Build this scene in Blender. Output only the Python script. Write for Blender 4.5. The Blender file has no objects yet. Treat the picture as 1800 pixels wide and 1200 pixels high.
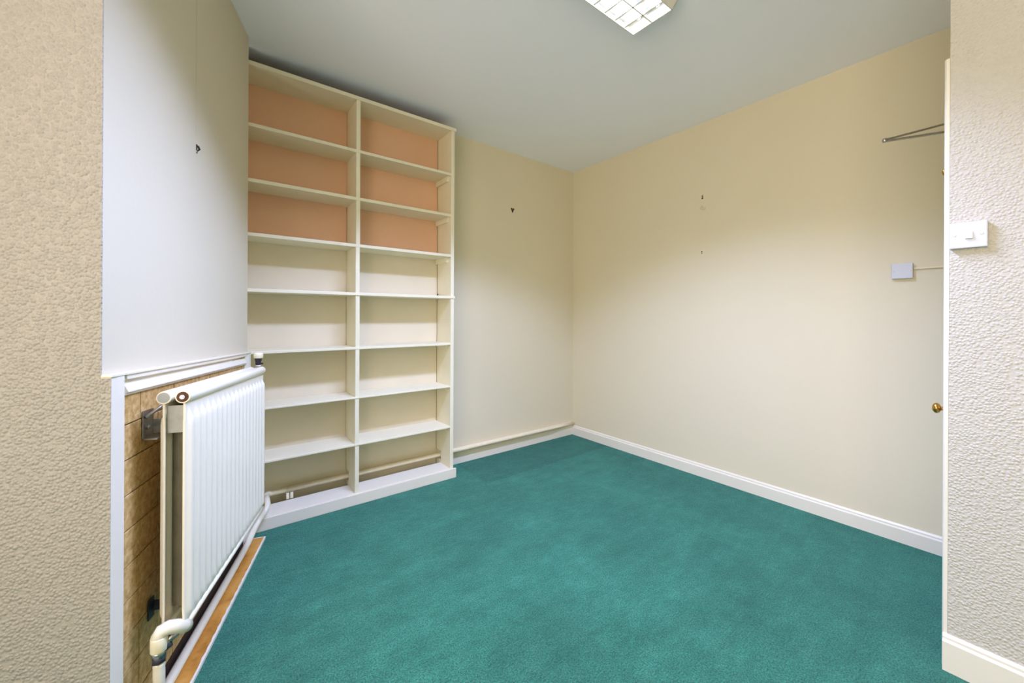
import bpy, bmesh, math, random
from mathutils import Vector, Matrix
random.seed(7)
S = bpy.context.scene
COL = S.collection
R = math.radians

# ------------------------------------------------------------------ camera
CAM = (-2.9895, -2.8492, 1.2201)
cd = bpy.data.cameras.new('camera')
cam = bpy.data.objects.new('camera', cd); COL.objects.link(cam)
cd.sensor_fit = 'HORIZONTAL'; cd.sensor_width = 36.0
cd.lens = 692.33 / 1800 * 36
cd.shift_y = -(600 - 554.16) / 1800
cd.clip_start = 0.02
_yaw, _roll = 0.65604, 0.005
cam.matrix_world = (Matrix.Translation(CAM) @ Matrix.Rotation(-_yaw, 4, 'Z')
                    @ Matrix.Rotation(R(90), 4, 'X') @ Matrix.Rotation(_roll, 4, 'Z'))
S.camera = cam

# ------------------------------------------------------------------ world, light, exposure
w = bpy.data.worlds.new('world'); S.world = w; w.use_nodes = True
w.node_tree.nodes['Background'].inputs[0].default_value = (1.0, 0.845, 0.69, 1)   # warm fill light, let in by the added side window
w.node_tree.nodes['Background'].inputs[1].default_value = 5.6
S.view_settings.view_transform = 'Standard'
S.view_settings.look = 'None'
S.view_settings.gamma = 1.0
S.view_settings.use_curve_mapping = False
S.view_settings.exposure = 0.34
try:
    S.cycles.max_bounces = 14; S.cycles.diffuse_bounces = 10; S.cycles.glossy_bounces = 4
except Exception:
    pass

H = 2.7
LX0, LX1, LY0, LY1, LZ = -2.52, -1.316, -1.866, -1.655, 2.620     # bottom opening of the strip light

def area(name, loc, sx, sy, power, col, spread=None):
    l = bpy.data.lights.new(name, 'AREA'); l.shape = 'RECTANGLE'; l.size = sx; l.size_y = sy
    l.energy = power; l.color = col
    if spread: l.spread = R(spread)
    o = bpy.data.objects.new(name, l); COL.objects.link(o); o.location = loc
    return o
# the strip light seen at the top of the picture (its tubes and louvre are built below);
# its photometric curve is that of a mirrored louvre: wide batwing with a cut-off near 60 degrees
LAMP = area('strip_lamp', ((LX0+LX1)/2, (LY0+LY1)/2, 2.6215), LX1-LX0-.03, 0.19, 28, (0.465, 0.56, 1.0))
LAMP.data.use_nodes = True
lt = LAMP.data.node_tree; le = next(n for n in lt.nodes if n.type == 'EMISSION')
geo = lt.nodes.new('ShaderNodeNewGeometry'); dt = lt.nodes.new('ShaderNodeVectorMath'); dt.operation = 'DOT_PRODUCT'
lt.links.new(geo.outputs['Normal'], dt.inputs[0]); lt.links.new(geo.outputs['Incoming'], dt.inputs[1])
ab = lt.nodes.new('ShaderNodeMath'); ab.operation = 'ABSOLUTE'; lt.links.new(dt.outputs['Value'], ab.inputs[0])
ac = lt.nodes.new('ShaderNodeMath'); ac.operation = 'ARCCOSINE'; lt.links.new(ab.outputs[0], ac.inputs[0])
cr = lt.nodes.new('ShaderNodeValToRGB')
dg = lt.nodes.new('ShaderNodeMath'); dg.operation = 'MULTIPLY'; dg.inputs[1].default_value = 2/math.pi
lt.links.new(ac.outputs[0], dg.inputs[0]); lt.links.new(dg.outputs[0], cr.inputs['Fac'])
cr.color_ramp.interpolation = 'EASE'
E_ = cr.color_ramp.elements
E_[0].position = 0; E_[0].color = (1,)*3 + (1,)
E_[1].position = 65/90; E_[1].color = (0, 0, 0, 1)
for p_, v_ in ((38/90, 1.0), (48/90, .74), (54/90, .68)):
    e_ = E_.new(p_); e_.color = (v_,)*3 + (1,)
sc_ = lt.nodes.new('ShaderNodeMath'); sc_.operation = 'MULTIPLY'; sc_.inputs[1].default_value = 3.5
lt.links.new(cr.outputs['Color'], sc_.inputs[0]); lt.links.new(sc_.outputs[0], le.inputs['Strength'])
# portal over the added fill window (unseen, left of the viewer), so that the sky outside is sampled well
RW = (-4.55, -2.05, .55, 2.55, -4.38)       # added fill window: y0, y1, z0, z1, x of the wall face
REAR = -5.4
pt = area('added_window_portal', (RW[4]+.01, (RW[0]+RW[1])/2, (RW[2]+RW[3])/2), RW[3]-RW[2], RW[1]-RW[0], 1, (1, 1, 1))
pt.rotation_euler = (0, R(-90), 0); pt.data.cycles.is_portal = True

# ------------------------------------------------------------------ materials
def mat(name, col, rough=0.6, metal=0.0, noise=None, bump=None, spec=0.5):
    """noise: (scale, amount) colour mottling; bump: list of (kind, scale, strength, distance)"""
    m = bpy.data.materials.new(name); m.use_nodes = True
    nt = m.node_tree; b = nt.nodes['Principled BSDF']
    b.inputs['Base Color'].default_value = (*col, 1)
    b.inputs['Roughness'].default_value = rough
    b.inputs['Metallic'].default_value = metal
    b.inputs['Specular IOR Level'].default_value = spec
    tc = nt.nodes.new('ShaderNodeTexCoord')
    if noise:
        n = nt.nodes.new('ShaderNodeTexNoise'); n.inputs['Scale'].default_value = noise[0]
        n.inputs['Detail'].default_value = 5
        nt.links.new(tc.outputs['Object'], n.inputs['Vector'])
        mx = nt.nodes.new('ShaderNodeMix'); mx.data_type = 'RGBA'; mx.blend_type = 'MULTIPLY'
        rp = nt.nodes.new('ShaderNodeValToRGB')
        lo = 1 - noise[1]; rp.color_ramp.elements[0].color = (lo, lo, lo, 1)
        rp.color_ramp.elements[1].color = (1, 1, 1, 1)
        rp.color_ramp.elements[0].position = .3; rp.color_ramp.elements[1].position = .7
        nt.links.new(n.outputs['Fac'], rp.inputs['Fac'])
        mx.inputs['Factor'].default_value = 1
        mx.inputs['A'].default_value = (*col, 1)
        nt.links.new(rp.outputs['Color'], mx.inputs['B'])
        nt.links.new(mx.outputs['Result'], b.inputs['Base Color'])
    prev = None
    for (kind, sc, st, di) in (bump or []):
        if kind == 'noise':
            t = nt.nodes.new('ShaderNodeTexNoise'); t.inputs['Detail'].default_value = 3; out = 'Fac'
        else:
            t = nt.nodes.new('ShaderNodeTexVoronoi'); out = 'Distance'
        t.inputs['Scale'].default_value = sc
        nt.links.new(tc.outputs['Object'], t.inputs['Vector'])
        bp = nt.nodes.new('ShaderNodeBump'); bp.inputs['Strength'].default_value = st
        bp.inputs['Distance'].default_value = di
        if kind == 'chip':
            rp = nt.nodes.new('ShaderNodeValToRGB')
            rp.color_ramp.elements[0].color = (1, 1, 1, 1); rp.color_ramp.elements[0].position = 0.0
            rp.color_ramp.elements[1].color = (0, 0, 0, 1); rp.color_ramp.elements[1].position = 0.72
            t.inputs['Randomness'].default_value = 1
            nt.links.new(t.outputs['Distance'], rp.inputs['Fac']); nt.links.new(rp.outputs['Color'], bp.inputs['Height'])
        else:
            nt.links.new(t.outputs[out], bp.inputs['Height'])
        if prev: nt.links.new(prev.outputs['Normal'], bp.inputs['Normal'])
        prev = bp
    if prev: nt.links.new(prev.outputs['Normal'], b.inputs['Normal'])
    return m

CREAM = (0.72, 0.645, 0.465)
M = {}
M['cream'] = mat('cream_emulsion', CREAM, .7, noise=(1.3, .03), bump=[('noise', 60, .10, .003)])
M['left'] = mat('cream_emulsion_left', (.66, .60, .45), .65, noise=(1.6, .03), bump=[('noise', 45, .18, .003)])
M['chip'] = mat('woodchip_paper', (0.56, 0.53, 0.46), .55, noise=(3, .03),
                bump=[('chip', 125, .55, .0045), ('noise', 75, .45, .004)])
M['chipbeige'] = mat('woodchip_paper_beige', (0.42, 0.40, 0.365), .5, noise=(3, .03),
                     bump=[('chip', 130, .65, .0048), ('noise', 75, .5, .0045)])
M['ceiling'] = mat('ceiling_white', (0.91, 0.915, 0.975), .8, noise=(.8, .02))
M['gloss'] = mat('white_gloss_paint', (0.78, 0.735, 0.615), .35, bump=[('noise', 30, .05, .002)])
M['shelf'] = mat('cream_shelf_paint', (0.82, 0.765, 0.575), .42, noise=(9, .04), bump=[('noise', 40, .06, .002)])
M['back'] = mat('cream_back_panel', (0.74, 0.665, 0.49), .55, noise=(4, .05))
M['salmon'] = mat('salmon_back_panel', (0.78, 0.485, 0.30), .6, noise=(4, .06))
M['rad'] = mat('radiator_enamel', (0.84, 0.785, 0.64), .3)
M['radin'] = mat('radiator_fin_olive', (0.17, 0.15, 0.10), .7, noise=(20, .3))  # dark olive with random mottling
M['pipe'] = mat('painted_pipe', (0.80, 0.71, 0.50), .45, noise=(30, .08))
M['pipew'] = mat('white_painted_pipe', (0.76, 0.71, 0.56), .35, noise=(30, .05))
M['steel'] = mat('zinc_steel', (0.55, 0.55, 0.55), .33, 1.0, noise=(60, .3))
M['darksteel'] = mat('dark_steel', (0.05, 0.055, 0.07), .5, .3, noise=(50, .4))
M['brass'] = mat('aged_brass', (0.62, 0.36, 0.09), .28, 1.0, noise=(40, .2))
M['plastic'] = mat('white_plastic', (0.58, 0.60, 0.65), .35)
M['creamplastic'] = mat('cream_plastic', (0.80, 0.74, 0.53), .4)
M['darkplastic'] = mat('dark_purple_plastic', (0.022, 0.012, 0.022), .4)
M['grout'] = mat('dark_grout', (0.10, 0.065, 0.035), .9)
M['hearth'] = mat('dark_hearth', (0.06, 0.03, 0.018), .75, noise=(25, .5))
M['smudge'] = mat('smudged_cream', (0.64, 0.57, 0.41), .75)
M['hole'] = mat('dark_hole', (0.03, 0.022, 0.012), .9)
M['rust'] = mat('rusty_metal', (0.12, 0.05, 0.025), .8, noise=(80, .5))
M['dusty'] = mat('dusty_grey', (0.42, 0.42, 0.40), .7, noise=(40, .2))
M['topshade'] = mat('dark_shade_sheet', (0.07, 0.06, 0.05), .95)  # for the added light-absorbing sheet on the bookcase
M['housing'] = mat('lamp_housing', (0.70, 0.68, 0.60), .5)
M['mirror'] = mat('louvre_reflector', (0.86, 0.88, 0.92), .22, 1.0)
M['plinth'] = M['gloss']

def emit(name, col, st):
    m = bpy.data.materials.new(name); m.use_nodes = True
    b = m.node_tree.nodes['Principled BSDF']
    b.inputs['Base Color'].default_value = (*col, 1)
    b.inputs['Emission Color'].default_value = (*col, 1); b.inputs['Emission Strength'].default_value = st
    return m
M['tube'] = emit('fluorescent_tube', (0.93, 0.97, 1.0), 9)

def ramp_mat(name, stops, scale, rough, bumps, detail=6, second=None, metal=0):
    m = bpy.data.materials.new(name); m.use_nodes = True
    nt = m.node_tree; b = nt.nodes['Principled BSDF']; b.inputs['Roughness'].default_value = rough
    tc = nt.nodes.new('ShaderNodeTexCoord')
    mp = nt.nodes.new('ShaderNodeMapping'); nt.links.new(tc.outputs['Object'], mp.inputs['Vector'])
    mp.inputs['Scale'].default_value = scale if hasattr(scale, '__len__') else (scale,)*3
    n = nt.nodes.new('ShaderNodeTexNoise'); n.inputs['Scale'].default_value = 1; n.inputs['Detail'].default_value = detail
    n.inputs['Roughness'].default_value = .65
    nt.links.new(mp.outputs['Vector'], n.inputs['Vector'])
    rp = nt.nodes.new('ShaderNodeValToRGB')
    e = rp.color_ramp.elements
    e[0].position, e[0].color = stops[0][0], (*stops[0][1], 1)
    e[1].position, e[1].color = stops[-1][0], (*stops[-1][1], 1)
    for p, c in stops[1:-1]:
        k = e.new(p); k.color = (*c, 1)
    nt.links.new(n.outputs['Fac'], rp.inputs['Fac']); nt.links.new(rp.outputs['Color'], b.inputs['Base Color'])
    prev = None
    for sc, st, di in bumps:
        t = nt.nodes.new('ShaderNodeTexNoise'); t.inputs['Scale'].default_value = sc; t.inputs['Detail'].default_value = 2
        nt.links.new(tc.outputs['Object'], t.inputs['Vector'])
        bp = nt.nodes.new('ShaderNodeBump'); bp.inputs['Strength'].default_value = st; bp.inputs['Distance'].default_value = di
        nt.links.new(t.outputs['Fac'], bp.inputs['Height'])
        if prev: nt.links.new(prev.outputs['Normal'], bp.inputs['Normal'])
        prev = bp
    if prev: nt.links.new(prev.outputs['Normal'], b.inputs['Normal'])
    return m, nt, b, tc, rp, prev

M['tile'] = ramp_mat('brown_stone_tile', [(.30, (.36, .20, .06)), (.5, (.56, .36, .13)), (.68, (.72, .53, .25))], 55, .5, [(90, .25, .002)], 8)[0]
M['wood'] = ramp_mat('stained_board', [(.3, (.34, .13, .02)), (.5, (.56, .26, .045)), (.72, (.68, .37, .10))], (9, 9, 9), .4, [(60, .15, .002)])[0]

# carpet: teal cut pile, mottled by vacuuming and wear, with a flattened strip where furniture stood by the far wall
cm, nt, cb, tc, rp, prev = ramp_mat('teal_carpet', [(.25, (.025, .132, .084)), (.5, (.033, .163, .106)), (.75, (.047, .200, .132))], (9, 9, 9), .95,
                                    [(420, .9, .006), (50, .5, .010)], 7)
cb.inputs['Specular IOR Level'].default_value = .1
cb.inputs['Sheen Weight'].default_value = .25
cb.inputs['Sheen Tint'].default_value = (.4, .9, .8, 1)
def N(t): return nt.nodes.new(t)
fine = N('ShaderNodeTexNoise'); fine.inputs['Scale'].default_value = 190; fine.inputs['Detail'].default_value = 2
nt.links.new(tc.outputs['Object'], fine.inputs['Vector'])
mr = N('ShaderNodeMapRange'); mr.inputs[1].default_value = .3; mr.inputs[2].default_value = .7
mr.inputs[3].default_value = .40; mr.inputs[4].default_value = 1.60
nt.links.new(fine.outputs['Fac'], mr.inputs[0])
# worn strip: object coordinates, y > edge(x)
sep = N('ShaderNodeSeparateXYZ'); nt.links.new(tc.outputs['Object'], sep.inputs[0])
wob = N('ShaderNodeTexNoise'); wob.inputs['Scale'].default_value = 6; nt.links.new(tc.outputs['Object'], wob.inputs['Vector'])
def mth(op, a, b=None):
    n = N('ShaderNodeMath'); n.operation = op
    for i, v in enumerate((a, b)):
        if v is None: continue
        if isinstance(v, (int, float)): n.inputs[i].default_value = v
        else: nt.links.new(v, n.inputs[i])
    return n.outputs[0]
yy = mth('ADD', sep.outputs[1], mth('MULTIPLY', wob.outputs['Fac'], .07))
def edge(v, a, b):
    n = N('ShaderNodeMapRange'); n.interpolation_type = 'SMOOTHSTEP'
    n.inputs[1].default_value = a; n.inputs[2].default_value = b
    nt.links.new(v, n.inputs[0]); return n.outputs[0]
strip = mth('MULTIPLY', edge(yy, -.415, -.385), edge(sep.outputs[0], -1.40, -1.36))
dent = mth('MULTIPLY', mth('MULTIPLY', edge(yy, -.455, -.43), edge(yy, -.38, -.405)), edge(sep.outputs[0], -1.45, -1.30))
def streak(rot, scl, sc):
    mp_ = N('ShaderNodeMapping'); mp_.inputs['Rotation'].default_value = (0, 0, R(rot)); mp_.inputs['Scale'].default_value = scl
    nt.links.new(tc.outputs['Object'], mp_.inputs['Vector'])
    t_ = N('ShaderNodeTexNoise'); t_.inputs['Scale'].default_value = sc; t_.inputs['Detail'].default_value = 5; t_.inputs['Roughness'].default_value = .6
    nt.links.new(mp_.outputs['Vector'], t_.inputs['Vector'])
    r_ = N('ShaderNodeMapRange'); r_.inputs[1].default_value = .38; r_.inputs[2].default_value = .62
    r_.inputs[3].default_value = .935; r_.inputs[4].default_value = 1.065
    nt.links.new(t_.outputs['Fac'], r_.inputs[0]); return r_.outputs[0]
st1 = streak(22, (1, 4.5, 1), 2.2); st2 = streak(-38, (1, 3.0, 1), 4.0); st3 = mth('MULTIPLY', streak(70, (1, 2.0, 1), 14), streak(10, (1, 1.2, 1), 48))
trod = N('ShaderNodeTexNoise'); trod.inputs['Scale'].default_value = 1.7; trod.inputs['Detail'].default_value = 2
nt.links.new(tc.outputs['Object'], trod.inputs['Vector'])
tr = N('ShaderNodeMapRange'); tr.inputs[1].default_value = .35; tr.inputs[2].default_value = .65
tr.inputs[3].default_value = .87; tr.inputs[4].default_value = 1.13
nt.links.new(trod.outputs['Fac'], tr.inputs[0])
fac = mth('MULTIPLY', mth('MULTIPLY', mr.outputs[0], tr.outputs[0]), mth('MULTIPLY', st1, mth('MULTIPLY', st2, st3)))
fac = mth('MULTIPLY', fac, mth('SUBTRACT', 1.0, mth('MULTIPLY', strip, .22)))
fac = mth('MULTIPLY', fac, mth('SUBTRACT', 1.0, mth('MULTIPLY', dent, .28)))
vm = N('ShaderNodeVectorMath'); vm.operation = 'SCALE'
nt.links.new(rp.outputs['Color'], vm.inputs[0]); nt.links.new(fac, vm.inputs['Scale'])
nt.links.new(vm.outputs[0], cb.inputs['Base Color'])
M['carpet'] = cm

# ------------------------------------------------------------------ helpers
def bm_box(bm, x0, x1, y0, y1, z0, z1, bev=0.0, T=None):
    vs = [Vector(p) for p in ((x0,y0,z0),(x1,y0,z0),(x1,y1,z0),(x0,y1,z0),(x0,y0,z1),(x1,y0,z1),(x1,y1,z1),(x0,y1,z1))]
    if T: vs = [T(v) for v in vs]
    v = [bm.verts.new(p) for p in vs]
    fs = [bm.faces.new([v[i] for i in q]) for q in ((3,2,1,0),(4,5,6,7),(0,1,5,4),(1,2,6,5),(2,3,7,6),(3,0,4,7))]
    if bev:
        es = list({e for f in fs for e in f.edges})
        bmesh.ops.bevel(bm, geom=es, offset=bev, segments=2, affect='EDGES', profile=.6)
    return v
def box(*a, **k):
    bm = bmesh.new(); bm_box(bm, *a, **k); return bm
def bm_prism(bm, pts, a, b, fn):
    """extrude the 2-D outline pts from a to b; fn(p, t) -> 3-D"""
    A = [bm.verts.new(fn(p, a)) for p in pts]; B = [bm.verts.new(fn(p, b)) for p in pts]
    n = len(pts)
    bm.faces.new(A); bm.faces.new(B[::-1])
    for i in range(n):
        bm.faces.new((A[(i+1) % n], A[i], B[i], B[(i+1) % n]))
def prism(pts, a, b, fn):
    bm = bmesh.new(); bm_prism(bm, pts, a, b, fn); return bm
def bm_tube(bm, pts, r, seg=14, caps=True):
    pts = [Vector(p) for p in pts]; rings = []
    rr = r if hasattr(r, '__len__') else [r]*len(pts)
    up0 = None
    for i, p in enumerate(pts):
        d = (pts[min(i+1, len(pts)-1)] - pts[max(i-1, 0)]).normalized()
        if up0 is None:
            up0 = Vector((0,0,1)) if abs(d.z) < .9 else Vector((1,0,0))
        s = d.cross(up0).normalized(); up0 = s.cross(d).normalized()
        rings.append([bm.verts.new(p + rr[i]*(math.cos(2*math.pi*k/seg)*s + math.sin(2*math.pi*k/seg)*up0)) for k in range(seg)])
    for a, b in zip(rings, rings[1:]):
        for k in range(seg):
            f = bm.faces.new((a[k], a[(k+1) % seg], b[(k+1) % seg], b[k])); f.smooth = True
    if caps:
        bm.faces.new(rings[0][::-1]); bm.faces.new(rings[-1])
def tube(pts, r, seg=14):
    bm = bmesh.new(); bm_tube(bm, pts, r, seg); return bm
def arc_pts(ctrl, n=8):
    """round the corners of a polyline (Catmull-free: quadratic corner rounding)"""
    ctrl = [Vector(c) for c in ctrl]; out = [ctrl[0]]
    for a, b, c in zip(ctrl, ctrl[1:], ctrl[2:]):
        p = b + (a-b)*.5 if (a-b).length < .08 else b + (a-b).normalized()*.04
        q = b + (c-b)*.5 if (c-b).length < .08 else b + (c-b).normalized()*.04
        for k in range(n+1):
            t = k/n; out.append((1-t)**2*p + 2*t*(1-t)*b + t*t*q)
    out.append(ctrl[-1]); return out

WORLD_LOC = {}
def wl(o):
    v = Vector((0,0,0))
    while o: v += o.location; o = o.parent
    return v
def obj(name, bm, m, parent=None, loc=None, smooth=None):
    bmesh.ops.recalc_face_normals(bm, faces=bm.faces[:])
    base = wl(parent) if parent else Vector((0,0,0))
    if parent is None and loc is not None: base = Vector(loc)
    if base.length: bmesh.ops.translate(bm, verts=bm.verts[:], vec=-base)
    me = bpy.data.meshes.new(name); bm.to_mesh(me); bm.free()
    me.materials.append(M[m] if isinstance(m, str) else m)
    o = bpy.data.objects.new(name, me); COL.objects.link(o)
    if parent: o.parent = parent
    elif loc is not None: o.location = loc
    return o
def thing(name, label, cat, loc, group=None):
    o = bpy.data.objects.new(name, None); o.empty_display_size = .05; COL.objects.link(o)
    o.location = loc; o['label'] = label; o['category'] = cat
    if group: o['group'] = group
    return o
def tag(o, label, cat, group=None):
    o['label'] = label; o['category'] = cat
    if group: o['group'] = group
    return o
def struct(o, label=None, cat=None):
    o['kind'] = 'structure'
    if label: o['label'] = label
    if cat: o['category'] = cat
    return o
def extr_x(x0, x1, prof):   # profile in (y,z), extruded along x
    return prism(prof, x0, x1, lambda p, t: (t, p[0], p[1]))
def extr_y(y0, y1, prof):   # profile in (x,z), extruded along y
    return prism(prof, y0, y1, lambda p, t: (p[0], t, p[1]))

# chimney breast frame: u runs along its face towards the camera, o = distance out into the room
A19 = R(19)
P0 = Vector((-2.826, -.314, 0))
UD = Vector((-math.sin(A19), -math.cos(A19), 0)); ND = Vector((math.cos(A19), -math.sin(A19), 0))
def CH(v): return P0 + UD*v[0] + ND*v[1] + Vector((0, 0, v[2]))
TILT = 0.038                                   # the old surround and radiator are not level
def CT(v): return P0 + UD*v[0] + ND*v[1] + Vector((0, 0, v[2] + TILT*v[0]))

# ------------------------------------------------------------------ room shell
struct(obj('floor', box(-4.6, .15, REAR-.12, .15, -.06, 0), 'carpet'), 'teal cut pile carpet with faint vacuum marks and furniture dents', 'carpet')
struct(obj('ceiling', box(-4.6, .15, REAR-.12, .15, H, H+.06), 'ceiling'), 'plain white ceiling above the shelves', 'ceiling')
struct(obj('wall_back', box(-4.6, .15, 0, .12, 0, H), 'cream'), 'cream wall behind the white shelving, far corner', 'wall')
struct(obj('wall_right', box(0, .12, -2.9, 0, 0, H), 'cream'), 'long cream wall with blank plate, right of the corner', 'wall')
UE = 1.168
struct(obj('wall_left', box(0, UE-.004, -.10, 0, 0, H, T=CH), 'left'), 'smooth cream chimney wall above the radiator', 'wall')
struct(obj('wall_left_return', box(UE-.004, UE, -1.10, 0, 0, H, T=CH), 'chipbeige'), 'beige woodchip papered wall at the left edge', 'wall')
struct(obj('wall_left_alcove', box(-3.12, -2.96, -.27, 0, 0, H), 'cream'))
struct(obj('wall_front_right', box(-.95, -.80, REAR, -2.691, 0, H), 'chip'), 'pale woodchip papered wall with the light switch, right edge', 'wall')
struct(obj('wall_doorway', box(-.80, 0, -2.90, -2.72, 0, H), 'cream'))
bm = bmesh.new()
for q in ((REAR-.12, -.8, 0, RW[2]), (REAR-.12, -.8, RW[3], H), (REAR-.12, RW[0], RW[2], RW[3]), (RW[1], -.8, RW[2], RW[3])):
    bm_box(bm, RW[4]-.12, RW[4], q[0], q[1], q[2], q[3])
struct(obj('wall_far_left', bm, 'cream'))
struct(obj('wall_rear', box(RW[4], -.80, REAR-.12, REAR, 0, H), 'cream'))
bm = bmesh.new()
for y_ in (RW[0], RW[0]+.82, RW[0]+1.64, RW[1]-.05):
    bm_box(bm, RW[4]-.09, RW[4]-.04, y_, y_+.05, RW[2], RW[3])
for z_ in (RW[2], RW[3]-.05): bm_box(bm, RW[4]-.09, RW[4]-.04, RW[0], RW[1], z_, z_+.05)
struct(obj('added_window', bm, 'gloss'), 'unseen white framed window added for warm fill light, left of the viewer', 'window')  # unseen window, added to bring warm fill light into the room

# skirting boards
def skirt_prof(h, t, s=1):
    return [(0, 0), (s*t, 0), (s*t, h-.022), (s*t*.55, h-.016), (s*t*.55, h-.008), (s*t*.25, h), (0, h)]
struct(obj('baseboard_right', extr_y(-2.7, 0, [(-p[0], p[1]) for p in skirt_prof(.094, .018)]), 'gloss'), 'white skirting board along the long cream wall', 'skirting board')
struct(obj('baseboard_back', extr_x(-1.50, -.018, [(-p[0], p[1]) for p in [(0,0),(.016,0),(.016,.118),(.010,.126),(0,.126)]]), 'gloss'), 'low white skirting board behind the wall pipe', 'skirting board')
bm = extr_y(REAR+.005, -2.680, [(-.95-p[0], p[1]) for p in skirt_prof(.122, .018)])
struct(obj('baseboard_front_right', bm, 'gloss'), 'scuffed white skirting board below the light switch wall', 'skirting board')

# door in the return wall behind the right-hand wall end: only its architrave edge, knob and closer arm come into view
door = struct(bpy.data.objects.new('door_1', None), 'white door seen edge on behind the switch wall', 'door'); COL.objects.link(door)
door.location = (-.48, -2.70, 0)
DY = -2.691
obj('door_leaf', box(-.868, -.112, -2.718, DY+.002, .006, 2.045, bev=.002), 'gloss', door)
ap = [(0, 0), (.062, 0), (.062, .006), (.050, .013), (.014, .014), (.004, .012), (0, .008)]
obj('architrave', prism([(p[0], p[1]) for p in ap], 0, 2.122, lambda p, t: (-.9495+p[0], DY+.0005+p[1], t)), 'gloss', door)
obj('architrave', prism([(p[0], p[1]) for p in ap], 0, 2.122, lambda p, t: (-.030-p[0], DY+.0005+p[1], t)), 'gloss', door)
obj('architrave', prism([(p[0], p[1]) for p in ap], -.888, -.092, lambda p, t: (t, DY+.0005+p[1], 2.058+p[0])), 'gloss', door)
def lathe(bm, prof, T, seg=20):
    rings = []
    for r, t in prof:
        rings.append([bm.verts.new(T(Vector((r*math.cos(2*math.pi*k/seg), r*math.sin(2*math.pi*k/seg), t)))) for k in range(seg)])
    for a, b in zip(rings, rings[1:]):
        for k in range(seg):
            f = bm.faces.new((a[k], a[(k+1) % seg], b[(k+1) % seg], b[k])); f.smooth = True
    bm.faces.new(rings[0][::-1]); bm.faces.new(rings[-1])
def yaxis(cx, cy, cz): return lambda v: Vector((cx+v.x, cy+v.z, cz+v.y))
bm = bmesh.new()
prof = [(.022, 0), (.022, .002), (.015, .005), (.0075, .008), (.0065, .018), (.0070, .022)]
cR, cz = .0190, .0345
for a in range(156, -1, -12): prof.append((max(cR*math.sin(R(a)), .0004), cz + .0125*math.cos(R(a))))
lathe(bm, prof, yaxis(-.842, DY+.004, .884))
k = obj('door_knob', bm, 'brass', door); k['label'] = 'round brass door knob'
bm = bmesh.new()
lathe(bm, [(.012, 0), (.012, .002), (.006, .004), (.005, .010), (.012, .014), (.0135, .018), (.009, .022), (.0005, .0235)], yaxis(-.85, DY+.004, 1.755))
k = obj('coat_hook', bm, 'brass', door); k['label'] = 'small brass hook'
# overhead closer: body at the top of the leaf, two folded arms meeting at an elbow
k = obj('closer_body', box(-.33, -.13, DY+.003, DY+.045, 1.975, 2.035, bev=.004), 'steel', door)
def flat_bar(a, b, wd, th):
    a, b = Vector(a), Vector(b); d = (b-a).normalized(); s = d.cross(Vector((0,0,1))).normalized(); u = s.cross(d)
    bm = bmesh.new(); A = []
    for p in (a, b):
        A.append([bm.verts.new(p+s*x*wd+u*z*th) for x, z in ((-.5,-.5),(.5,-.5),(.5,.5),(-.5,.5))])
    for i in range(4): bm.faces.new((A[0][i], A[0][(i+1)%4], A[1][(i+1)%4], A[1][i]))
    bm.faces.new(A[0][::-1]); bm.faces.new(A[1])
    bmesh.ops.bevel(bm, geom=bm.edges[:], offset=.0015, segments=1, affect='EDGES')
    return bm
EL = Vector((-.45, -2.444, 2.059))
bm = flat_bar(EL+Vector((0,0,.002)), (-.15, -2.668, 2.1636), .013, .008); lathe(bm, [(.007,-.009),(.009,-.006),(.009,.006),(.007,.009)], lambda v: EL+v, 12)
obj('closer_arm', bm, 'steel', door)
obj('closer_arm', flat_bar(EL-Vector((0,0,.004)), (-.25, -2.668, 2.0859), .016, .008), 'steel', door)

# ------------------------------------------------------------------ bookcase
BF = -.230                                       # front plane
bc = thing('bookcase', 'tall white painted bookcase, two columns of open shelves, salmon back', 'bookcase', (-2.2, -.12, 0))
XR0, XR1 = -1.553, -1.526                        # right upright
XD0, XD1 = -2.241, -2.216                        # divider
XL0, XL1 = -2.935, -2.907
Z_TOP = (2.602, 2.626)
Z_SH = [(2.264, 2.283), (1.956, 1.976), (1.655, 1.6745), (1.344, 1.3625), (.996, 1.0115), (.679, .690), (.3755, .3875)]
Z_BOT = (.052, .072)
B = .0018
def notch(y0, y1, z0, z1, nz0, nz1, ny):         # side board with a notch at the back for the pipe
    return [(y0, z0), (y1, z0), (y1, nz0), (ny, nz0), (ny, nz1), (y1, nz1), (y1, z1), (y0, z1)]
YB = -.012
zm0, zm1 = Z_SH[3]
obj('upright', box(XR0, XR1, BF+.001, YB, zm1, Z_TOP[0], bev=B), 'shelf', bc)
obj('upright', extr_x(XR0, XR1, notch(BF+.001, -.004, 0, zm0, .085, .165, -.085)), 'shelf', bc)
obj('upright', box(XL0, XL1, BF+.001, YB, zm1, Z_TOP[0], bev=B), 'shelf', bc)
obj('upright', extr_x(XL0, XL1, notch(BF+.001, -.004, 0, zm0, .085, .165, -.085)), 'shelf', bc)
obj('top_board', box(XL0, XR1+.012, BF-.004, -.002, *Z_TOP, bev=B), 'shelf', bc)
p = obj('top_shade_sheet', box(XL0+.004, XR1+.008, BF+.002, -.004, Z_TOP[1]+.0002, Z_TOP[1]+.0015), 'topshade', bc); p['label'] = 'unseen dark sheet added to deepen the shade above'  # unseen dark sheet, added to cut bounce light onto the ceiling above
obj('middle_board', box(XL0, XR1+.006, BF-.006, YB, *Z_SH[3], bev=B), 'shelf', bc)
for i, (a, b) in enumerate(Z_SH):
    if i == 3: continue
    obj('shelf', box(XL1+.0005, XR0-.0005, BF-(.001 if i < 3 else .003), YB, a, b, bev=B if i < 3 else .0025), 'shelf', bc)
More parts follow.
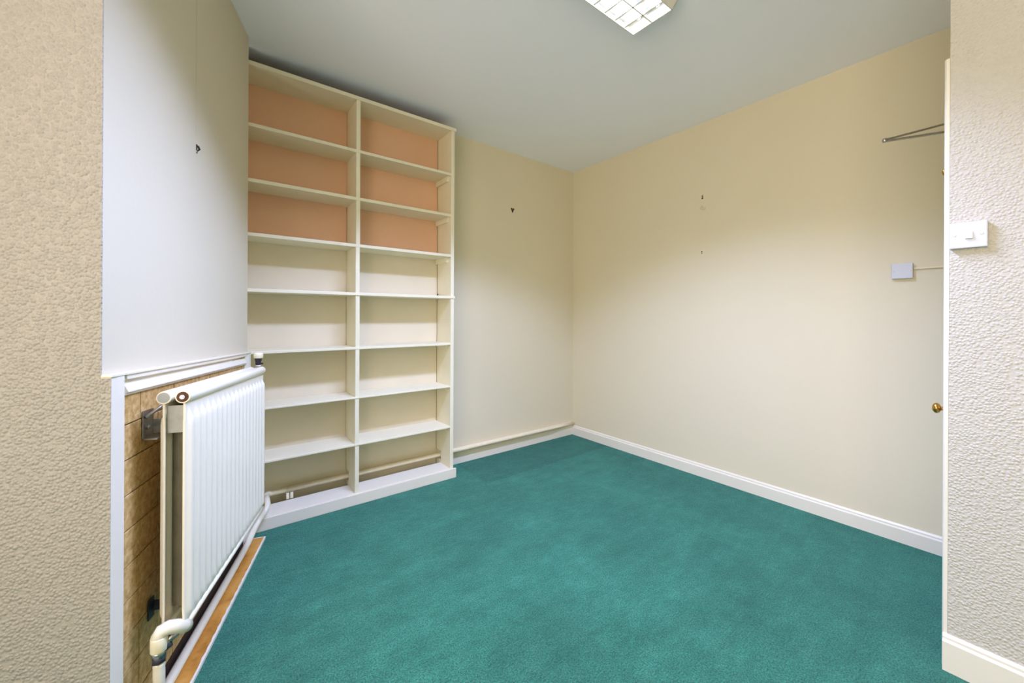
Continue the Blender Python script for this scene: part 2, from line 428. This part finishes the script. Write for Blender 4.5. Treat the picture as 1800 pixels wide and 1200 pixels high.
obj('bottom_board', box(XL1+.0005, XR0-.0005, BF, -.075, *Z_BOT, bev=.001), 'gloss', bc)
lev = [Z_TOP] + Z_SH + [Z_BOT]
for i in range(8):
    z1, z0 = lev[i][0], lev[i+1][1]
    jig = random.uniform(-.0012, .0012)
    if i == 7: bm = extr_x(XD0, XD1, notch(BF+.001, -.03, z0, z1, .095, .165, -.085))
    else: bm = box(XD0+jig, XD1+jig, BF+.001, YB, z0, z1, bev=.0012)
    obj('divider', bm, 'shelf', bc)
obj('plinth', box(XL0, XR1+.018, BF-.016, BF-.0005, 0, .069, bev=.003), 'gloss', bc)
# back panels: salmon behind the three top rows, cream below
for (x0, x1) in ((XL1+.001, XD0-.0015), (XD1+.0015, XR0-.006)):
    for i in range(3):
        p = obj('back_panel', box(x0, x1, -.011, -.003, lev[i+1][1]-.010, lev[i][0]+.008), 'salmon', bc); p['label'] = 'salmon back panel'
    obj('back_panel', box(x0, x1, -.011, -.003, zm1-.008, Z_SH[2][0]+.008), 'back', bc)
    obj('back_panel', box(x0, x1, -.011, -.003, .0, zm0+.008), 'back', bc)
# cleats under the shelf ends on the right upright, with the little ogee nose
for i in (0, 1, 2, 4, 5, 6):
    z = Z_SH[i][0]; hh = .036 if i < 3 else .026
    prof = [(-.205, z-.0003), (-.205, z-.010), (-.200, z-.013), (-.198, z-.018), (-.190, z-hh), (-.014, z-hh), (-.014, z-.0003)]
    bm = extr_x(XR0-.020, XR0-.0003, prof)
    obj('cleat', bm, 'shelf', bc)

# rusty screw hook left on the middle board
bm = bmesh.new(); bm_tube(bm, [(-1.576, -.045, zm1+.002), (-1.572, -.047, zm1+.012), (-1.566, -.048, zm1+.022)], .004, 8)
bm_tube(bm, [(-1.584, -.05, zm1+.0045), (-1.560, -.055, zm1+.0045)], .0045, 8)
tag(obj('rusty_hook', bm, 'rust', None, (-1.573, -.05, zm1)), 'small rusty screw hook at the back of the middle shelf board', 'hook')

# ------------------------------------------------------------------ wall pipe along the far wall
pts = [(-2.62, -.045, .125), (-1.6, -.045, .123), (-.42, -.045, .122), (-.34, -.043, .120), (-.28, -.036, .117), (-.2, -.030, .116), (-.020, -.030, .116)]
bm = bmesh.new(); bm_tube(bm, pts, .0165, 16)
wp = thing('heating_pipe', 'cream painted heating pipe along the far wall behind the shelves', 'pipe', (-1.4, -.045, .1))
obj('pipe_run', bm, 'pipe', wp)
bm = bmesh.new(); bm_tube(bm, [(-2.60, -.045, .126), (-2.690, -.060, .132), (-2.712, -.10, .145), (-2.722, -.165, .162), (-2.722, -.188, .169)], .0158, 16)
obj('elbow', bm, 'pipe', wp)
bm = bmesh.new()
for dx in (0, .022):
    bm_box(bm, -2.605+dx, -2.588+dx, -.066, -.030, .0725, .108, bev=.002)
obj('pipe_clip', bm, 'creamplastic', wp)

# ------------------------------------------------------------------ fireplace surround with tiles
sur = thing('fireplace_surround', 'brown tiled fireplace panel in a white moulded frame behind the radiator', 'fireplace surround', CH((.6, .01, 0)))
UJ0, UJ1 = 1.094, UE                    # near jamb
UR0, UR1 = .012, .082                   # far jamb
ZT1, ZT0 = 1.012, .955                  # top and underside of the header at u = 0
OF = .020
# tile backing
obj('tile_backing', box(UR0+.004, UJ1-.004, .0005, .004, .002, ZT1-.02, T=CT), 'grout', sur)
obj('dark_skirt', box(UR1+.001, UJ0-.001, .0042, .0085, .0065, .064, T=CH), 'hearth', sur)['label'] = 'dark bare strip under the tiles'
PU, PZ, G = .0985, .0985, .0036
t0 = None
ngen = 0
u_hi = 1.016
for iu in range(-1, 10):
    ua, ub = u_hi-PU*(iu+1), u_hi-PU*iu
    ua, ub = max(ua, UR0+.02), min(ub, UJ0+.04)
    if ub-ua < .02: continue
    for iz in range(0, 11):
        za, zb = .913-PZ*(10-iz)+PZ, .913-PZ*(10-iz)+2*PZ
        za, zb = max(za, .066), min(zb, ZT0+.045)
        if zb-za < .02: continue
        off = random.uniform(0, .0012)
        full = abs(ub-ua-PU) < 1e-4 and abs(zb-za-PZ) < 1e-4
        cen = CH(((ua+ub)/2, .004, (za+zb)/2))
        if full and t0 is not None:
            t = bpy.data.objects.new('tile', t0); COL.objects.link(t)
        else:
            hu, hz = (ub-ua)/2-G/2, (zb-za)/2-G/2
            bm = bmesh.new()
            bm_box(bm, -hu, hu, 0, .006, -hz, hz, bev=.0012, T=lambda v: UD*v.x + ND*v.y + Vector((0,0,v.z)))
            bmesh.ops.recalc_face_normals(bm, faces=bm.faces[:])
            me = bpy.data.meshes.new('tile'); bm.to_mesh(me); bm.free(); me.materials.append(M['tile'])
            t = bpy.data.objects.new('tile', me); COL.objects.link(t)
            if full: t0 = me
        t.parent = sur; t.location = cen - sur.location + ND*off
# vary the tile colour from piece to piece
nt2 = M['tile'].node_tree
oi = nt2.nodes.new('ShaderNodeObjectInfo'); mp2 = next(n for n in nt2.nodes if n.type == 'MAPPING')
cmb = nt2.nodes.new('ShaderNodeVectorMath'); cmb.operation = 'SCALE'; cmb.inputs[0].default_value = (37, 53, 71)
nt2.links.new(oi.outputs['Random'], cmb.inputs['Scale']); nt2.links.new(cmb.outputs[0], mp2.inputs['Location'])
# frame: moulded header and jambs
hp = [(0, ZT1), (.019, ZT1), (.019, ZT1-.013), (.0085, ZT1-.015), (.0085, ZT1-.020), (.0215, ZT0+.011), (.0215, ZT0+.008), (.016, ZT0+.006), (.018, ZT0+.003), (.016, ZT0), (0, ZT0)]
obj('header', prism(hp, UR1-.004, UJ0+.003, lambda p, t: CT((t, p[0], p[1]))), 'gloss', sur)
# jambs
ztj = ZT1 + TILT*UJ1
jp = [(UJ1, 0), (UJ1, OF), (UJ1-.014, OF), (UJ1-.014, OF), (UJ0+.020, OF+.0015), (UJ0, .012), (UJ0, 0)]
obj('jamb', prism(jp, 0, ZT1+TILT*UJ1-.0005, lambda p, t: CH((p[0], p[1], t))), 'gloss', sur)
jp = [(UR0, 0), (UR0, OF), (UR0+.012, OF), (UR0+.030, OF+.0015), (UR1, .012), (UR1, 0)]
obj('jamb', prism(jp, 0, ZT1+TILT*UR0-.0005, lambda p, t: CH((p[0], p[1], t))), 'gloss', sur)
p = obj('side_board', box(UJ1+.0003, UJ1+.0018, -.002, OF+.001, 0, ztj-.002, T=CH), 'chipbeige', sur); p['label'] = 'beige papered side of the frame'
obj('ledge', box(UR0, UJ1+.001, 0, OF+.003, ZT1, ZT1+.006, bev=.001, T=CT), 'gloss', sur)

# ------------------------------------------------------------------ hearth board, dark hearth and floor pipe
brd = thing('hearth_board', 'orange brown stained wooden board with white edge along the carpet', 'floor board', CH((.5, .06, 0)))
obj('board', prism([(-.004, .030), (-.004, .086), (1.45, .095), (1.45, .030)], .0005, .010, lambda p, t: CH((p[0], p[1], t))), 'wood', brd)
bm = bmesh.new()
n = 60
up = []
for i in range(n+1):
    u = -.010 + 1.46*i/n
    j = random.uniform(-.003, .0005) if i % 2 else 0
    e = .086+.009*(u/1.45)
    up.append((u, e-.004+j, e+.003))
for zz in (.0004, .0118):
    pass
lo = [[bm.verts.new(CH((u, a, .0006))) , bm.verts.new(CH((u, b, .0006))), bm.verts.new(CH((u, b, .0112))), bm.verts.new(CH((u, a, .0112)))] for u, a, b in up]
for a, b in zip(lo, lo[1:]):
    for i in range(4): bm.faces.new((a[i], a[(i+1)%4], b[(i+1)%4], b[i]))
bm.faces.new(lo[0][::-1]); bm.faces.new(lo[-1])
p = obj('painted_edge', bm, 'gloss', brd); p['label'] = 'chipped white painted edge'
obj('end_edge', box(-.010, -.0045, .030, .084, .0006, .0108, T=CH), 'gloss', brd)
tag(obj('hearth', prism([(.085, .0115), (.085, .0295), (1.45, .0295), (1.45, .0225), (1.092, .0225), (1.092, .0115)], .0005, .006, lambda p, t: CH((p[0], p[1], t))), 'hearth', None, CH((.6, .02, 0))), 'narrow dark hearth strip between tiles and wooden board', 'hearth')

fp = thing('floor_pipe', 'white painted pipe running low under the radiator to the shelves', 'pipe', CH((.5, .03, .0)))
ctrl = [Vector((-2.722, -.190, .170)), Vector((-2.722, -.276, .140)), CH((-.03, .040, .075)), CH((.12, .034, .038)), CH((.5, .031, .030)), CH((1.45, .033, .030))]
bm = bmesh.new(); bm_tube(bm, arc_pts(ctrl, 6), .0150, 16)
obj('pipe_run', bm, 'pipew', fp)

# ------------------------------------------------------------------ radiator
rad = thing('radiator', 'white double panel radiator with vertical flutes in front of tiles', 'radiator', CH((.66, .11, .2)))
U0, U1 = .245, 1.055
OFR, OBK = .135, .080                   # front and back panel offsets
ZB, ZTP = .252, .938                    # panel bottom and header axis at u = 0
NF = 18
def panel(o_c, sgn, name, m):
    """pressed sheet: vertical flutes that fade out into flat bands under the header and at the foot"""
    bm = bmesh.new(); per = 12
    nu = NF*per
    zs = [0, .004, .020, .030, .045, .055, .07, .12, .35, .572, .606, .620, .630, .638, .645, .660, .670]
    grid = []
    pitch = (U1-U0)/NF
    for i in range(nu+1):
        u = U0 + (U1-U0)*i/nu
        ph = (u-U0)/pitch % 1.0
        d = abs(ph-.5)*2                       # 0 in the crest centre, 1 in the groove
        crest = .5+.5*math.cos(math.pi*min(1, max(0, (d-.30)/.62)))
        row = []
        for z in zs:
            top = min(1, max(0, (.646-z-(d*.022))/.022))
            bot = min(1, max(0, (z-.022-d*.020)/.020))
            k = top*bot
            h = (1-k)*0.0 + k*(crest*.012-.001)
            row.append(bm.verts.new(CT((u, o_c + sgn*h, ZB + z))))
        grid.append(row)
    for a, b in zip(grid, grid[1:]):
        for j in range(len(zs)-1):
            f = bm.faces.new((a[j], b[j], b[j+1], a[j+1])); f.smooth = True
    # back face to give the sheet thickness
    ret = bmesh.ops.extrude_face_region(bm, geom=bm.faces[:])
    vs = [g for g in ret['geom'] if isinstance(g, bmesh.types.BMVert)]
    bmesh.ops.translate(bm, verts=vs, vec=-ND*sgn*.006)
    return obj(name, bm, m, rad)
panel(OFR, 1, 'front_panel', 'rad')
panel(OBK, -1, 'back_panel', 'rad')
rt = .0185
for oc, nm in ((OFR-.006, 'front_header'), (OBK+.004, 'rear_header')):
    bm = bmesh.new()
    e0, e1 = U0-.004, U1+.004
    path = [CT((e0, oc, ZTP-.004))]+[CT((e0+.004, oc, ZTP-.001)), CT((e0+.012, oc, ZTP))] + [CT((e1-.004, oc, ZTP)), CT((e1, oc, ZTP))]
    bm_tube(bm, path, [rt*.6, rt*.88, rt, rt, rt*.97], 20)
    hdr = obj(nm, bm, 'rad', rad)
    bm = bmesh.new(); c = e1
    bm_tube(bm, [CT((c-.001, oc, ZTP)), CT((c+.0012, oc, ZTP))], rt*.80, 18)
    if oc > .1:
        obj('bleed_plug', bm, 'rust', hdr)
        bm = bmesh.new(); bm_tube(bm, [CT((c+.0012, oc, ZTP)), CT((c+.004, oc, ZTP))], rt*.34, 12); bm_tube(bm, [CT((c+.004, oc, ZTP)), CT((c+.007, oc, ZTP))], rt*.2, 6)
        obj('bleed_screw', bm, 'steel', hdr)
    else:
        obj('end_cap', bm, 'dusty', hdr)
# bottom rails
for oc, nm in ((OFR-.005, 'front_rail'), (OBK+.003, 'rear_rail')):
    bm = bmesh.new(); bm_tube(bm, [CT((U0, oc, ZB+.012)), CT((U1, oc, ZB+.012))], .0105, 12)
    obj(nm, bm, 'rad', rad)
# web between the two headers, end plate and convector fins
obj('top_web', box(U0+.004, U1-.035, OBK+.018, OFR-.019, ZTP-.012, ZTP+.013, bev=.003, T=CT), 'rad', rad)
p = obj('end_plate', box(U1-.012, U1-.009, OBK+.002, OFR-.007, ZTP-.105, ZTP-.026, T=CT), 'dusty', rad); p['label'] = 'dusty grey end plate'
bm = bmesh.new(); vs0 = []; nz = 46
for i in range(nz+1):
    u = U0+.02+(U1-U0-.045)*i/nz
    o = OBK+.010 if i % 2 else OFR-.014
    for uu in (u-.004, u+.004):
        vs0.append((bm.verts.new(CT((uu, o, ZB+.06))), bm.verts.new(CT((uu, o, ZTP-.04)))))
for a, b in zip(vs0, vs0[1:]): bm.faces.new((a[0], b[0], b[1], a[1]))
p = obj('convector_fins', bm, 'radin', rad); p['label'] = 'dark olive convector fins between the panels'
# wall brackets
for zz, nm in ((.835, 1), (.285, 0)):
    bm = bmesh.new(); uc = 1.0
    if nm:
        bm_box(bm, .955, 1.012, .0125, .0155, zz-.022, zz+.060, bev=.001, T=CT)
        bm_box(bm, .955, .958, .0155, OBK-.010, zz-.018, zz+.026, bev=.0008, T=CT)
        bm_box(bm, .955, 1.012, .0155, .050, zz-.026, zz-.021, bev=.001, T=CT)
        # turned up hook
        bm_tube(bm, [CT((1.006, .018, zz+.040)), CT((.985, .036, zz+.058)), CT((.965, .056, zz+.078))], .005, 8)
        lathe(bm, [(.007, 0), (.007, .003), (.004, .005), (.0005, .0055)], lambda v: CT((.985+v.x, .0155+v.z, zz+.008+v.y)), 12)
        b_ = obj('wall_bracket', bm, 'steel', rad)
    else:
        bm_box(bm, .945, .978, .0125, .0155, zz-.03, zz+.03, bev=.001, T=CT)
        bm_box(bm, .945, .950, .0155, OBK-.010, zz-.015, zz+.015, bev=.001, T=CT)
        b_ = obj('wall_bracket', bm, 'darksteel', rad); b_['label'] = 'dark lower wall bracket'
# thermostatic valve at the far top end
UT, OT = .318, .130
UT = .222; OT = .108
zt = ZTP
vt = lambda v: CT((UT+v.x, OT+v.y, zt+v.z))
bm = bmesh.new(); lathe(bm, [(.010, -.01), (.010, .018), (.012, .020), (.012, .024), (.009, .026)], vt, 16)
tv = obj('valve_body', bm, 'housing', rad)
bm = bmesh.new(); lathe(bm, [(.0115, .022), (.0125, .030), (.0125, .040), (.0165, .055), (.0165, .058)], vt, 20)
bm_box(bm, -.016, -.006, -.006, .004, .026, .034, bev=.001, T=lambda v: vt(Vector((v.x-.006, v.y+.012, v.z))))
p = obj('valve_collar', bm, 'darkplastic', tv); p['label'] = 'dark purple valve collar'
bm = bmesh.new(); lathe(bm, [(.0190, .0575), (.0205, .060), (.0205, .076), (.0185, .083), (.016, .084)], vt, 24)
p = obj('valve_cap', bm, 'creamplastic', tv); p['label'] = 'cream valve cap'
bm = bmesh.new(); lathe(bm, [(.0145, .0838), (.0140, .0860)], vt, 20)
obj('valve_disc', bm, 'housing', tv)
# lockshield valve and pipe tail at the near bottom end
bm = bmesh.new()
UV, OV = 1.082, .086
tail = [CH((1.030, .131, .292)), CH((1.048, .128, .303)), CH((1.064, .118, .318)), CH((1.076, .104, .327)), CH((UV-.001, .092, .324)), CH((UV, OV, .312)), CH((UV, OV, .300))]
bm_tube(bm, tail, [.0165, .018, .018, .018, .0182, .0185, .0185], 20)
vb = obj('lockshield_elbow', bm, 'pipew', rad)
bm = bmesh.new(); bm_tube(bm, [CH((UV, OV, .312)), CH((UV, OV, .309)), CH((UV, OV, .274)), CH((UV, OV, .272))], [.0185, .0197, .0197, .0185], 24)
obj('lockshield_cap', bm, 'creamplastic', vb)
bm = bmesh.new(); bm_tube(bm, [CH((UV, OV, .273)), CH((UV, OV, .256))], .0165, 10)
bm_tube(bm, [CH((UV-.006, OV+.012, .285)), CH((UV-.022, OV+.034, .300))], .0105, 12)
obj('gland_nut', bm, 'steel', vb)
bm = bmesh.new(); bm_tube(bm, [CH((UV, OV, .2565)), CH((UV, OV, .240))], .0168, 6)
bm_tube(bm, [CH((UV-.004, OV+.006, .272)), CH((UV-.012, OV+.022, .281))], .0125, 10)
obj('compression_nut', bm, 'darksteel', vb)
bm = bmesh.new(); bm_tube(bm, [CH((UV, OV, .2405)), CH((UV, OV, .230)), CH((UV, OV, .222)), CH((UV, OV, .214)), CH((UV-.004, OV, .0115))], [.0125, .0140, .0132, .0138, .0130], 16)
obj('drop_pipe', bm, 'pipew', vb)

# ------------------------------------------------------------------ strip light on the ceiling
lf = thing('strip_light', 'ceiling strip light with glowing tubes behind a mirrored louvre', 'ceiling light', ((LX0+LX1)/2, (LY0+LY1)/2, H))
TOPZ = H-.0005
o_ = .030; th = .004
def side(quad, dz=.0):
    bm = bmesh.new()
    vs = [bm.verts.new(q) for q in quad]; bm.faces.new(vs)
    f = bm.faces[:]; ret = bmesh.ops.extrude_face_region(bm, geom=f)
    c = Vector(((LX0+LX1)/2, (LY0+LY1)/2, 2.66)); m_ = sum((Vector(q) for q in quad), Vector())/4
    d = (c-m_); d.z = 0; d.normalize()
    bmesh.ops.translate(bm, verts=[g for g in ret['geom'] if isinstance(g, bmesh.types.BMVert)], vec=d*th)
    return bm
x0, x1, y0, y1 = LX0, LX1, LY0, LY1
X0, X1, Y0, Y1 = x0-.02, x1+.022, y0-.042, y1+.042
for q in (((x0,y0,LZ),(x1,y0,LZ),(X1,Y0,TOPZ),(X0,Y0,TOPZ)), ((x0,y1,LZ),(x1,y1,LZ),(X1,Y1,TOPZ),(X0,Y1,TOPZ)),
          ((x1,y0,LZ),(x1,y1,LZ),(X1,Y1,TOPZ),(X1,Y0,TOPZ)), ((x0,y0,LZ),(x0,y1,LZ),(X0,Y1,TOPZ),(X0,Y0,TOPZ))):
    obj('housing_side', side(q), 'housing', lf)
obj('reflector_tray', box(x0+.004, x1-.004, y0+.004, y1-.004, 2.682, 2.690), 'mirror', lf)
for yy_ in (LY0+.055, LY1-.055):
    bm = bmesh.new(); bm_tube(bm, [(x0+.03, yy_, 2.666), (x1-.03, yy_, 2.666)], .0125, 14)
    obj('tube', bm, 'tube', lf)
obj('louvre_spine', box(x0+.005, x1-.005, (y0+y1)/2-.004, (y0+y1)/2+.004, 2.622, 2.644, bev=.001), 'mirror', lf)
nb = 16
bl = None
for i in range(1, nb):
    xx = x0+(x1-x0)*i/nb
    if bl is None:
        bm = prism([(-.004, 0), (.004, 0), (.0012, .022), (-.0012, .022)], y0+.005, y1-.005, lambda p, t: (xx+p[0], t, 2.622+p[1]))
        bl = obj('louvre_blade', bm, 'mirror', lf); bx0 = xx
    else:
        c = bl.copy(); COL.objects.link(c); c.parent = lf; c.location.x = bl.location.x + xx-bx0

# ------------------------------------------------------------------ switch, blank plate, cable
sw = thing('light_switch', 'white single rocker light switch on the pale woodchip wall', 'light switch', (-.95, -2.734, 1.498))
SX = -.950
obj('back_box', box(SX-.017, SX-.0003, -2.776, -2.6925, 1.4555, 1.5405, bev=.002), 'plastic', sw)
fpz = obj('face_plate', box(SX-.0235, SX-.0172, -2.777, -2.6915, 1.4545, 1.5415, bev=.003), 'plastic', sw)
bm = bmesh.new()
ry0, ry1, rz0, rz1 = -2.7450, -2.7290, 1.4845, 1.5080
bm_prism(bm, [(SX-.0237, rz0), (SX-.0300, rz0+.001), (SX-.0262, rz1-.001), (SX-.0237, rz1)], ry0, ry1, lambda p, t: (p[0], t, p[1]))
obj('rocker', bm, 'plastic', sw)
for ys in (-2.7045, -2.7645):
    bm = bmesh.new(); lathe(bm, [(.0036, 0), (.0036, .0008), (.003, .0014)], lambda v: Vector((SX-.0236-v.z, ys+v.x, 1.499+v.y)), 12)
    obj('screw', bm, 'steel', sw)

bp_ = thing('blank_plate', 'white square blank cover plate on the long cream wall', 'blank plate', (0, -2.447, 1.471))
obj('back_box', box(-.019, -.0003, -2.488, -2.406, 1.431, 1.511, bev=.002), 'plastic', bp_)
obj('face_plate', box(-.025, -.0192, -2.489, -2.405, 1.430, 1.512, bev=.003), 'plastic', bp_)
for ys in (-2.417, -2.477):
    bm = bmesh.new(); lathe(bm, [(.0034, 0), (.0034, .0008), (.003, .0012)], lambda v: Vector((-.0252-v.z, ys+v.x, 1.470+v.y)), 12)
    obj('screw', bm, 'steel', bp_)
tag(obj('surface_line', box(-.0095, -.0003, -2.676, -2.4895, 1.4765, 1.4855, bev=.002), 'pipe', None, (0, -2.58, 1.48)), 'thin cream cable running from the blank plate to the door', 'cable')

# ------------------------------------------------------------------ marks left on the walls
def plug(name, pts, r, T, label, cat='wall plug', m='hole', group=None, loc=(0,0,0)):
    bm = bmesh.new()
    for (a, b, s) in pts: lathe(bm, [(r*s*1.1, 0), (r*s, .0022), (r*s*.5, .0028)], lambda v: T(a+v.x, b+v.y, v.z), 10)
    return tag(obj(name, bm, m, None, loc), label, cat, group)
TB = lambda a, b, o: Vector((a, -o-.0002, b))
TR = lambda a, b, o: Vector((-o-.0002, a, b))
TL = lambda a, b, o: CH((a, o+.0002, b))
plug('wall_plug', [(-.807, 2.190, 1), (-.786, 2.190, 1), (-.797, 2.176, 1.15), (-.797, 2.164, .7)], .0085, TB, 'dark heart-shaped hanger left on the far wall', 'picture hanger', loc=(-.797, 0, 2.18))
plug('wall_plug', [(-1.347, 2.139, .9), (-1.347, 2.124, 1.1)], .0055, TR, 'pair of brown holes on the long wall, upper of two', 'wall hole', loc=(0, -1.347, 2.13))
plug('wall_plug', [(-1.345, 1.716, .9), (-1.345, 1.704, .8)], .0042, TR, 'small grey hole on the long wall, lower of two', 'wall hole', loc=(0, -1.345, 1.71))
bm = bmesh.new()
for dy_, dz_, rr_ in ((-.016, 0, .010), (-.004, .004, .012), (.010, .008, .010), (.006, .022, .008)):
    lathe(bm, [(rr_, 0), (rr_*.8, .0006), (rr_*.3, .0009)], lambda v: TR(-1.348+dy_+v.x, 2.040+dz_+v.y, v.z), 10)
tag(obj('wall_mark', bm, 'smudge', None, (0, -1.348, 2.042)), 'faint filled smudge just below the upper hole on the long wall', 'wall mark')
bm = bmesh.new()
bm_tube(bm, [CH((.629, .001, 1.868)), CH((.624, .006, 1.863)), CH((.621, .008, 1.855)), CH((.625, .003, 1.846))], [.002, .0036, .0038, .0015], 8)
bm_box(bm, .622, .629, .0002, .0018, 1.850, 1.872, T=CH)
bm_box(bm, .624, .628, .0002, .003, 1.838, 1.841, T=CH)
tag(obj('picture_hook', bm, 'hole', None, CH((.623, 0, 1.855))), 'black bent picture hook on the smooth chimney wall', 'picture hook')
bm = bmesh.new(); bm_box(bm, .6285, .6325, .0002, .0009, 1.90, H-.001, bev=.0006, T=CH)  # crack line in the paint, built as a thin raised strip
tag(obj('surface_line', bm, 'left', None, CH((.63, 0, 2.0))), 'thin raised line of a paint crack running up the chimney wall', 'cable')
